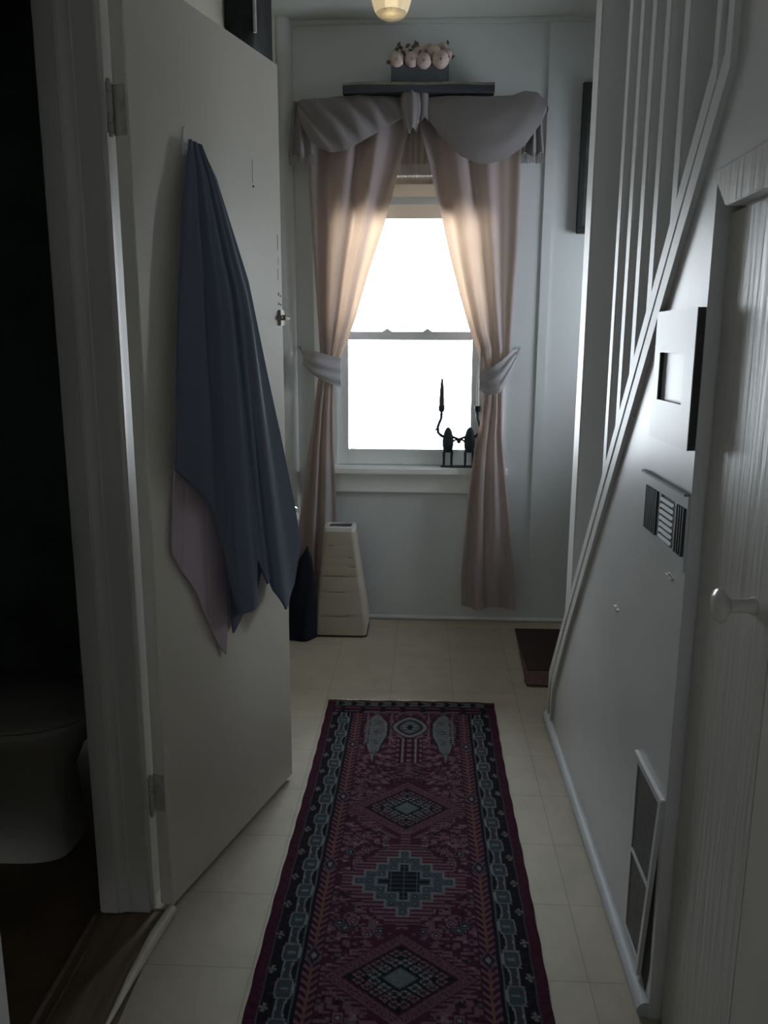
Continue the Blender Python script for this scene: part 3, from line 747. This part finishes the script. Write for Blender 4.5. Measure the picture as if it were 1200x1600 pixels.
# ------------------------------------------------------------------ staircase beyond the right wall
st = thing('staircase', 'white stairs with tall flat balusters and a diagonal stringer on the right', 'stairs', (XR, 2.55, 0))
bm = B(); box(bm, XR+.002, XR+.092, 2.502, 2.592, zline(2.50)-.05, CEIL, .004); obj('newel_post', bm, M['gloss'], st)
for y in (2.143, 2.029, 1.923, 1.812, 1.680):
    bm = B(); box(bm, XR+.002, XR+.091, y-.019, y+.019, zline(y)-.06, CEIL, .003); obj('baluster', bm, M['gloss'], st)
bm = B()
def strip(a0, a1, x0, x1):
    """a band of the stringer between horizontal offsets a0,a1 (towards the camera) from its outer edge"""
    z0, z1 = 1.80, .19
    yk = lambda z: 2.77-(z-.19)/SL
    prism(bm, [(2.768-a0, 0), (2.77-a0, z1), (yk(z1+.25)-a0, z1+.25), (yk(z0)-a0, z0), (yk(z0)-a0-.006, CEIL), (yk(z0)-a1+.014, CEIL), (yk(z0)-a1+.010, z0-.03), (yk(z1+.25)-a1, z1+.25-.0), (2.77-a1+.006, z1-.035), (2.768-a1+.030, 0)], 'x', x0, x1)
strip(0, .033, XR-.011, XR+.06); obj('stringer_cap', bm, M['gloss'], st)
bm = B(); strip(.056, .092, XR-.011, XR+.02); obj('stringer_moulding', bm, M['gloss'], st)
for i in range(9):
    y = 2.74-.158*i; bm = B(); box(bm, XR+.10, 1.495, y-.17, y, .196*i, .196*(i+1), .004); obj('step', bm, M['streak'], st)

# ------------------------------------------------------------------ furnace closet door on the right
cd = thing('door_2', 'narrow white closet door with a round knob, recessed in the right wall', 'door', (XR, 1.19, 0)); cd['kind'] = 'structure'
XD = XR+.023
bm = B(); box(bm, XD, XD+.03, 1.118, 1.424, .001, 1.562, .002); obj('door_leaf', bm, M['streak'], cd)
bm = B(); lathe(bm, [(.014, XD-XR), (.011, .016), (.0105, -.012), (.019, -.018), (.0255, -.022), (.0268, -.027), (.0245, -.032), (.012, -.037)], (XR, 1.185, .966), 28, 'x')
obj('knob', bm, M['knob'], cd, True)
bm = B(); prism(bm, [(1.446, 1.629), (1.374, 1.565), (.90, 1.565), (.90, 1.629)], 'x', XR-.005, XD+.004)
bmesh.ops.bevel(bm, geom=list(bm.edges), offset=.002, segments=1, affect='EDGES')
struct('trim_12', bm, M['streak'], 'mitred head casing above the narrow closet door', 'door frame')
bm = B(); box(bm, XD-.001, XD+.03, .90, 1.114, 0, 1.565, .001)
struct('trim_13', bm, M['doorway'], 'near-side board of the closet door frame at the right edge', 'door frame')

# ------------------------------------------------------------------ square deep frame on the right wall
sf = thing('square_frame', 'grey square deep frame with small opening hung on the right wall beside the closet door', 'frame', (XR, 1.535, 1.17))
def ring_yz(bm, y0, y1, z0, z1, a0, a1, b0, b1, x0, x1):
    for (p, q, r, s) in ((y0, y1, z0, b0), (y0, y1, b1, z1), (y0, a0, b0, b1), (a1, y1, b0, b1)): box(bm, x0, x1, p, q, r, s)
bm = B(); ring_yz(bm, 1.434, 1.676, 1.167, 1.413, 1.487, 1.640, 1.244, 1.335, XR-.0145, XR-.013); obj('face', bm, M['box_face'], sf)
bm = B(); ring_yz(bm, 1.4345, 1.6755, 1.1675, 1.4125, 1.4865, 1.6405, 1.2435, 1.3355, XR-.013, XR-.0005); obj('side', bm, M['box_side'], sf)
bm = B(); box(bm, XR-.0065, XR-.005, 1.4866, 1.6404, 1.2436, 1.3354); obj('backing', bm, M['hall'], sf)

# ------------------------------------------------------------------ wall heater with louvres
ht = thing('wall_heater', 'white wall heater panel with louvred vents under the square frame', 'heater', (XR, 1.575, .93))
X0, X1 = XR-.004, XR-.0003
bm = B()
ys = [1.434, 1.440, 1.492, 1.506, 1.598, 1.612, 1.704, 1.724]
box(bm, X0, X1, 1.434, 1.724, 1.062, 1.086); box(bm, X0, X1, 1.434, 1.724, .945, .972)
for i in (0, 2, 4, 6): box(bm, X0, X1, ys[i], ys[i+1], .972, 1.062)
obj('cover', bm, M['heater'], ht)
bm = B(); box(bm, XR-.012, X1, 1.433, 1.726, 1.0855, 1.0905, .001); obj('ledge', bm, M['louver'], ht)
bm = B(); box(bm, XR-.0016, XR-.0004, 1.44, 1.71, .97, 1.064); obj('vent_back', bm, M['black'], ht)  # black plate stands in for the shaded depth behind the vents
for i in range(7):
    z = .976+.0123*i; bm = B()
    prism(bm, [(1.507, z+.003), (1.514, z), (1.590, z), (1.597, z+.003), (1.592, z+.0065), (1.512, z+.0065)], 'x', XR-.0075, XR-.0055)
    for v in bm.verts: v.co.x += (v.co.z-z)*.45
    obj('louver', bm, M['louver'], ht)
for y0, n in ((1.612, 7), (1.441, 4)):
    for i in range(n):
        y = y0+.0055+i*.0128; bm = B(); box(bm, XR-.0075, XR-.0016, y, y+.0045, .972, 1.062); obj('slat', bm, M['slit'], ht)
rg = thing('air_return_grille', 'low dark mesh air grille with pale frame near the floor of the right wall', 'vent', (XR, 1.54, .05))
def ye(z): return 1.440+(.484-z)*.145                       # the near edge leans away from the closet
bm = B()
prism(bm, [(ye(.484), .484), (1.634, .484), (1.634, .468), (ye(.468), .468)], 'x', XR-.006, X1)
prism(bm, [(ye(.066), .066), (1.634, .066), (1.634, .050), (ye(.050), .050)], 'x', XR-.006, X1)
prism(bm, [(1.622, .466), (1.634, .466), (1.634, .068), (1.622, .068)], 'x', XR-.005, X1)
obj('grille_frame', bm, M['heater'], rg)
bm = B(); box(bm, XR-.0085, X1, 1.436, 1.636, .4845, .4895, .001); obj('ledge', bm, M['sash'], rg)
bm = B(); prism(bm, [(ye(.484)-.003, .484), (ye(.484)+.010, .484), (ye(.04)+.010, .04), (ye(.04)-.003, .04)], 'x', XR-.009, X1); obj('side_flange', bm, M['heater'], rg)
for z0, z1 in ((.066, .257), (.265, .468)):
    bm = B(); prism(bm, [(ye(z0)+.010, z0), (1.622, z0), (1.622, z1), (ye(z1)+.010, z1)], 'x', XR-.0025, X1)
    obj('mesh_panel', bm, M['mesh'], rg)
bm = B(); prism(bm, [(ye(.257)+.010, .257), (1.622, .257), (1.622, .265), (ye(.265)+.010, .265)], 'x', XR-.006, X1); obj('divider', bm, M['heater'], rg)
bm = B(); prism(bm, [(1.452, .36), (ye(.05)-.006, .05), (1.462, .035), (1.448, .10)], 'x', XR-.0008, X1); obj('gap_shade', bm, M['black'], rg)  # thin black sheet stands in for shade in the slot

# nails on the right wall, their glints built as bright cross bars
for (y, z), lab in zip(((2.155, .922), (1.907, .721), (1.518, .915), (1.864, 1.188)),
        ('nail with built-up glint bars on the right wall close to the diagonal stringer', 'nail with built-up glint bars low on the right wall below the heater level', 'nail with built-up glint bars just under the heater vents', 'nail with built-up glint bars left of the square frame')):
    bm = B(); lathe(bm, [(.004, 0), (.0045, -.003), (.002, -.005)], (XR, y, z), 10, 'x'); box(bm, XR-.0035, XR, y-.022, y+.018, z-.0014, z+.0014); box(bm, XR-.004, XR, y-.002, y+.002, z-.006, z+.006)
    tag(obj('nail', bm, M['nail'], None, True), lab, 'nail')

# ------------------------------------------------------------------ picture on the far wall, doormat
pc = thing('wall_picture', 'tall dark framed picture on the far wall beside the newel post', 'picture', (.82, YF, 1.83))
bm = B(); ring = ((.668, .968, 1.835, 1.862), (.668, .968, 2.432, 2.459), (.668, .693, 1.862, 2.432), (.943, .968, 1.862, 2.432))
for a, b, c, d in ring: box(bm, a, b, YF-.030, YF-.009, c, d, .003)
obj('frame', bm, M['frame_dark'], pc)
bm = B(); box(bm, .69, .946, YF-.016, YF-.009, 1.86, 2.435); obj('canvas', bm, M['canvas'], pc)
dm = thing('doormat', 'dark brown doormat with a mottled border by the foot of the stairs', 'mat', (.72, 3.39, 0))
bm = B(); prism(bm, [(.452, 3.715), (.430, 3.17), (.435, 3.135), (.424, 3.12), (.428, 3.065), (.44, 3.06), (1.05, 3.06), (1.05, 3.715)], 'z', 0, .012); obj('border', bm, M['mat_edge'], dm)
bm = B(); box(bm, .447, 1.04, 3.20, 3.705, .0105, .016, .002); obj('pile', bm, M['mat_dark'], dm)

# ------------------------------------------------------------------ patterned runner rug
def rug():
    W, Y1, Y0 = .315, 2.886, .98
    nx, ny = 210, 636
    xs = np.linspace(-W, W, nx+1); ys = np.linspace(Y1, Y0, ny+1)
    XX, YY = np.meshgrid(xs, ys)
    v = Y1-YY
    a = np.abs(XX); e = W-a
    col = np.zeros(XX.shape+(3,))
    def put(mask, c, k=1.): col[mask] = col[mask]*(1-k)+np.array(c)*k
    maroon, wine, pink, black = (.050, .012, .024), (.034, .009, .018), (.155, .085, .112), (.009, .009, .013)
    slate, grey, cream, rust, green = (.055, .072, .088), (.150, .160, .165), (.22, .19, .175), (.15, .065, .045), (.095, .125, .115)
    col[:] = maroon
    # motif filler in the field, mirrored about the centre: little stepped figures on the wine ground
    cw, ch = .0078, .0072
    ci = np.floor(a/cw).astype(int); cj = np.floor(v/ch).astype(int)
    tab2 = rng.random((60, 320))
    raw = rng.random((30, 330))
    sm = raw.copy()
    sm[:, 1:] = .55*sm[:, 1:]+.45*raw[:, :-1]                       # motifs run on for a few knots
    sm[1:, :] = .45*sm[1:, :]+.55*raw[:-1, :]
    r1 = sm[ci % 30, cj % 330]; r2 = tab2[ci % 60, cj % 320]
    low = rng.random((16, 90)); ci2 = np.floor(a/.030).astype(int) % 16; cj2 = np.floor(v/.026).astype(int) % 90
    r3 = low[ci2, cj2]
    r1 = (np.argsort(np.argsort(sm.ravel())).reshape(sm.shape)/sm.size)[ci % 30, cj % 330]
    put(r1 < .30+.16*(r3 > .5), pink, .72); put((r1 > .93), black, .8); put((r1 > .86) & (r1 < .90), slate, .9)
    put((r1 < .045), cream, .45)
    # small framed squares and blossoms scattered among them
    for k in range(46):
        xa, va = rng.uniform(.03, .155), rng.uniform(.50, 1.9); q = np.maximum(np.abs(a-xa)/.0125, np.abs(v-va)/.0135)
        if k % 2: q = np.hypot((a-xa)/.0125, (v-va)/.0135)
        put(q < 1.12, wine); put(q < .92, pink if k % 3 else slate, .95); put(q < .55, wine if k % 3 else black); put(q < .28, grey)
    # prayer-arch end: cypresses, dome and column
    def tear(xc, v0, v1, hw):
        t = (v-v0)/(v1-v0)
        w = np.interp(t, [0, .06, .2, .35, .5, .68, .8, .86, 1], [0, .35, .9, 1, .9, .55, .4, .12, .08])*hw
        return (t >= 0) & (t <= 1), np.abs(a-xc)/np.maximum(w, 1e-4)
    fieldtop = (v > .105) & (v < .46) & (a < .168)
    put(fieldtop & (a > .03) & (r1 > .55), maroon, .8)
    inn, d = tear(.122, .112, .46, .042)
    put(inn & (d < 1.35), black, .75); put(inn & (d < 1.), grey)
    dots = ((np.sin(a*2*PI/.0125)*np.sin(v*2*PI/.0125+(np.floor(a/.00625) % 2)*PI)) > .32)
    put(inn & (d < .8) & dots, slate); put(inn & (d < .8) & dots & (r2 < .5), black)
    for xc in (.068, .155): put((np.abs(a-xc) < .0022) & (v > .11) & (v < .35), pink)
    for xc in (.078, .145, .160): put((np.abs(a-xc) < .004) & (np.sin(v*2*PI/.016) > .1) & (v > .11) & (v < .35), wine)
    dd = (a/.060)**1.4+(np.abs(v-.215)/.075)**1.6
    put(dd < 1.2, black); put((dd < 1.05), grey); put(dd < .72, wine); put((dd < .55), slate); put((dd < .38) & (np.sin(v*2*PI/.02) > 0), grey); put(dd < .10, black)
    colm = (a < .046) & (v > .30) & (v < .47)
    chk = (np.sin(a*2*PI/.018+.8) > -.1) & (np.sin(v*2*PI/.034) > -.25)
    put(colm, wine); put(colm & chk, pink, .95); put(colm & (np.abs(a-.022) < .0025), cream, .8)
    # medallions
    def small(c, hw, hh):
        q = a/hw; p = np.abs(v-c)/hh; d = q+p
        put((d < 1.66) & (d > 1.06), maroon)
        t_ = np.sin((v+0*a)*2*PI/.0125) > .0
        put((d < 1.72) & (d > 1.48) & t_ & (q > .55), pink, .7)
        e1 = q-p
        put((d < 1.44) & (d > 1.12), pink, .55)
        put((np.hypot((d-1.28)/.09, ((e1*5.5+.5) % 1-.5)/.26) < 1), wine); put((np.hypot((d-1.28)/.045, ((e1*5.5+.5) % 1-.5)/.12) < 1), pink)
        put((d < 1.06), black)
        for rad, n in ((.86, 2.5), (.57, 1.5)):                     # rings of little square blossoms
            w_ = (e1/rad)*n; fr = (w_+.5) % 1-.5
            m = np.maximum(np.abs(d-rad)/.125, np.abs(fr)/.38); ok = np.abs(w_) < n
            put(ok & (m < 1), pink if rad > .7 else grey, .95); put(ok & (m < .50), black); put(ok & (m < .22), cream, .8)
            put(ok & (m < 1) & ((np.abs(d-rad) < .02) | (np.abs(fr) < .05)), black, .8)
        put(d < .42, black); put(d < .345, green); put((d < .345) & (d > .30), slate)
    def step(c, hw, hh):
        sx, sz = .0285, .0285
        q = np.floor(a/sx+.5)*sx/hw; p = np.floor(np.abs(v-c)/sz+.5)*sz/hh; d = q+p
        tick = np.sin(v*2*PI/.0135) > -.15
        put((d < 1.62) & (d > 1.06), maroon); put((d < 1.58) & (d > 1.08) & tick, pink, .8)
        put((d <= 1.06), slate)
        def edge(mask, colr, k=.95, wd=1):
            e_ = np.zeros_like(mask)
            for dx, dy in ((1, 0), (-1, 0), (0, 1), (0, -1), (1, 1), (-1, -1), (1, -1), (-1, 1)):
                e_ |= np.roll(np.roll(mask, dy, 0), dx, 1) != mask
            put(e_, colr, k)
        edge(d <= 1.06, grey)
        dots2 = np.hypot((a+.5*sx) % sx-.5*sx, (v-c+.5*sz) % sz-.5*sz)
        put((d <= 1.06) & (d > .62) & (dots2 < .0075), black, .55); put((d <= 1.06) & (d > .62) & (dots2 < .0035), grey, .8)
        put(d <= .62, black); edge(d <= .62, grey)
        ln = (np.abs(((a+.00825) % .0165)-.00825) < .0012) | (np.abs(((v-c) % .0165)-.00825) < .0012)
        put((d <= .62) & ln, slate, .95)
    small(.730, .115, .098); step(1.062, .108, .128); small(1.384, .115, .092); step(1.712, .108, .128)
    # side borders
    put(e < .142, black)
    spine = np.abs(e-.121)
    h = (e > .103) & (e < .140)
    put(h, wine); put(h & (np.sin((v+spine*.9)*2*PI/.021) > .15) & (spine > .003), pink, .75); put(h & (spine < .0022), rust); 
    for vv in np.arange(.35, 2, .325):
        dm_ = np.abs(e-.121)/.020+np.abs(v-vv)/.034
        put(dm_ < 1.0, slate); put((dm_ < .75), wine); put(dm_ < .35, grey)
    put(np.abs(e-.1405) < .0016, wine); put(np.abs(e-.102) < .0018, black); put(np.abs(e-.094) < .0016, grey, .6)
    per = .1045; ph = ((v-.168+per/4) % per)/per
    knob = ph < .5
    hw = np.where(knob, .0200-.006*np.maximum(0, np.abs(ph-.25)*4-.62)*2.4, .0100+.002*np.abs((ph-.75)*4))
    be = np.abs(e-.070)
    put((be < hw+.0028), black); put(be < hw, (.042, .055, .066)); put((be < hw) & (be > hw-.0034), (.185, .195, .20), .95)
    put((be < .010) & knob & (np.abs(ph-.25) < .04), grey, .8); put((be < .005) & ~knob, wine, .35)
    put(knob & (np.abs(np.abs(ph-.25)-.235) < .018) & (be < .019), grey, .9)
    fl = np.hypot((e-.037)/.0085, (((v-.168+per/4) % per)-.75*per)/.012)
    fang = np.arctan2(e-.037, (((v-.168+per/4) % per)-.75*per))
    put((fl < 1.0) & (np.cos(4*fang+.6) > -.35), cream, .75)
    put((np.abs(e-.044) < .006) & (np.sin(v*2*PI/.026) > .75) & knob, wine)
    put(np.abs(e-.0265) < .0016, slate, .8)
    # end band
    put((v < .105) & (e > .026), black)
    put((v > .012) & (v < .045) & (e > .03) & (np.sin(XX*2*PI/.05) > -.2) & (np.abs(v-.029) < .010), slate)
    put((v > .014) & (v < .044) & (e > .03) & (np.abs(np.abs(v-.029)-.011) < .003) & (np.sin(XX*2*PI/.05+.6) > -.5), grey, .8)
    put((v > .055) & (v < .100) & (e > .03) & (np.abs(v-.078) < .016) & (np.sin(XX*2*PI/.075) > -.3), wine)
    put((v > .055) & (v < .100) & (e > .03) & (np.abs(np.abs(v-.078)-.014) < .0035) & (np.sin(XX*2*PI/.075+1) > -.6), pink, .9)
    put((np.abs(v-.050) < .003) & (e > .026), rust, .6); put((np.abs(v-.101) < .003) & (e > .14), cream, .6)
    put(e < .025, maroon); put((e < .025) & (r2 < .35), wine); put(v < .014, (.09, .05, .035))
    col *= (.80+.40*rng.random(XX.shape))[..., None]
    wob = .0025*np.sin(YY*4.2+.8)*(XX/W)+.0010*np.sin(YY*55)*(XX/W)
    zz = .0075+.0008*np.sin(YY*9+XX*5)+.0006*rng.random(XX.shape)
    verts = np.stack([-.035+XX+wob, YY+.003*np.sin(XX*9)+.002*np.sin(XX*60)*(v < .02), zz], -1).reshape(-1, 3)
    idx = np.arange((nx+1)*(ny+1)).reshape(ny+1, nx+1)
    top = np.stack([idx[:-1, :-1], idx[1:, :-1], idx[1:, 1:], idx[:-1, 1:]], -1).reshape(-1, 4)
    edge = np.concatenate([idx[0, :], idx[1:, -1], idx[-1, -2::-1], idx[-2:0:-1, 0]])
    low_v = verts[edge].copy(); low_v[:, 2] = 0.0004
    off = len(verts); m = len(edge); k = np.arange(m); k1 = (k+1) % m
    skirt = np.stack([edge[k], edge[k1], off+k1, off+k], -1)
    me = bpy.data.meshes.new('runner_rug'); faces = np.concatenate([top, skirt])
    me.from_pydata(np.concatenate([verts, low_v]).tolist(), [], faces.tolist())
    c4 = np.ones((off+m, 4)); c4[:off, :3] = col.reshape(-1, 3); c4[off:, :3] = col.reshape(-1, 3)[edge]
    at = me.color_attributes.new('knots', 'FLOAT_COLOR', 'POINT'); at.data.foreach_set('color', c4.astype(np.float32).ravel())
    for p in me.polygons: p.use_smooth = True
    mt, nt, b = new_mat('knotted_wool')
    an = nt.nodes.new('ShaderNodeAttribute'); an.attribute_name = 'knots'
    nt.links.new(an.outputs['Color'], b.inputs['Base Color']); b.inputs['Roughness'].default_value = .95; b.inputs['Specular IOR Level'].default_value = .1
    tc = nt.nodes.new('ShaderNodeTexCoord'); n = nt.nodes.new('ShaderNodeTexNoise'); n.inputs['Scale'].default_value = 420
    nt.links.new(tc.outputs['Object'], n.inputs['Vector'])
    bp = nt.nodes.new('ShaderNodeBump'); bp.inputs['Strength'].default_value = .5; bp.inputs['Distance'].default_value = .002
    nt.links.new(n.outputs['Fac'], bp.inputs['Height']); nt.links.new(bp.outputs['Normal'], b.inputs['Normal'])
    me.materials.append(mt); me.update()
    root = thing('runner_rug', 'long maroon and navy oriental runner rug on the hall floor', 'rug', (-.035, 1.93, 0))
    o = bpy.data.objects.new('woven_field', me); COL.objects.link(o); o.parent = root; o.matrix_parent_inverse = Matrix.Translation(-root.location)
    bm = B()
    for i in range(300):
        x = -.035+random.uniform(-.31, .31); L = random.uniform(.006, .020)*(1.6 if -.09 < x < .06 else 1); dx = random.uniform(-.008, .008)
        tube(bm, [(x, Y1-.002, .005), (x+dx*.5, Y1+L*.6, .004), (x+dx, Y1+L, .002)], .0017, 4)
    f = obj('fringe', bm, M['fringe'], root); f['kind'] = 'stuff'
rug()

# ------------------------------------------------------------------ light: overcast daylight through the window and two added openings
w = bpy.data.worlds.new('overcast'); SC.world = w; w.use_nodes = True
bg = w.node_tree.nodes['Background']; bg.inputs['Color'].default_value = (.85, .935, 1.0, 1); bg.inputs['Strength'].default_value = 15.0
def portal(name, loc, sx, sz, rot):
    L = bpy.data.lights.new(name, 'AREA'); L.shape = 'RECTANGLE'; L.size = sx; L.size_y = sz; L.cycles.is_portal = True
    o = bpy.data.objects.new(name, L); COL.objects.link(o); o.location = loc
    o.rotation_euler = rot
portal('window_daylight', ((WX0+WX1)/2, YF+.13, (WZ0+WZ1)/2), WX1-WX0, WZ1-WZ0, (-PI/2, 0, 0))
portal('added_door_daylight', (1.61, 3.4, 1.56), .72, .48, (0, PI/2, 0))  # at the added door glazing, out of view
portal('back_fill_daylight', ((BX0+BX1)/2, -2.11, (BZ0+BZ1)/2), BX1-BX0, BZ1-BZ0, (PI/2, 0, 0))  # at the added fill opening behind the camera

# ------------------------------------------------------------------ camera (pitched down, a little turned left)
P, YW, RL, F = math.radians(11.788), math.radians(2.809), math.radians(.2326), 1262.1
f = Vector((-math.sin(YW)*math.cos(P), math.cos(YW)*math.cos(P), -math.sin(P)))
r = Vector((math.cos(YW), math.sin(YW), 0)); u = r.cross(f)
r2 = math.cos(RL)*r+math.sin(RL)*u; u2 = -math.sin(RL)*r+math.cos(RL)*u
cam = bpy.data.cameras.new('camera'); co = bpy.data.objects.new('camera', cam); COL.objects.link(co)
co.matrix_world = Matrix(((r2.x, u2.x, -f.x, 0), (r2.y, u2.y, -f.y, 0), (r2.z, u2.z, -f.z, CAM_H), (0, 0, 0, 1)))
cam.sensor_fit = 'VERTICAL'; cam.sensor_height = 24; cam.lens = F/1600*24; cam.clip_start = .02
SC.camera = co

SC.view_settings.view_transform = 'Standard'; SC.view_settings.look = 'None'; SC.view_settings.gamma = 1; SC.view_settings.use_curve_mapping = False
SC.view_settings.exposure = 0.10
SC.cycles.max_bounces = 14; SC.cycles.diffuse_bounces = 8; SC.cycles.glossy_bounces = 6; SC.cycles.transmission_bounces = 8
SC.cycles.caustics_reflective = False; SC.cycles.caustics_refractive = False
SC.cycles.use_denoising = True

for o in SC.objects:                                   # things of one kind share a group phrase
    g = {'nail': 'nails in the right wall', 'curtain': 'curtains at the window', 'candle': 'candles of the frog holder', 'bath_towel': 'towels on the open door'}.get(o.name.split('.')[0])
    if g and o.parent is None: o['group'] = g
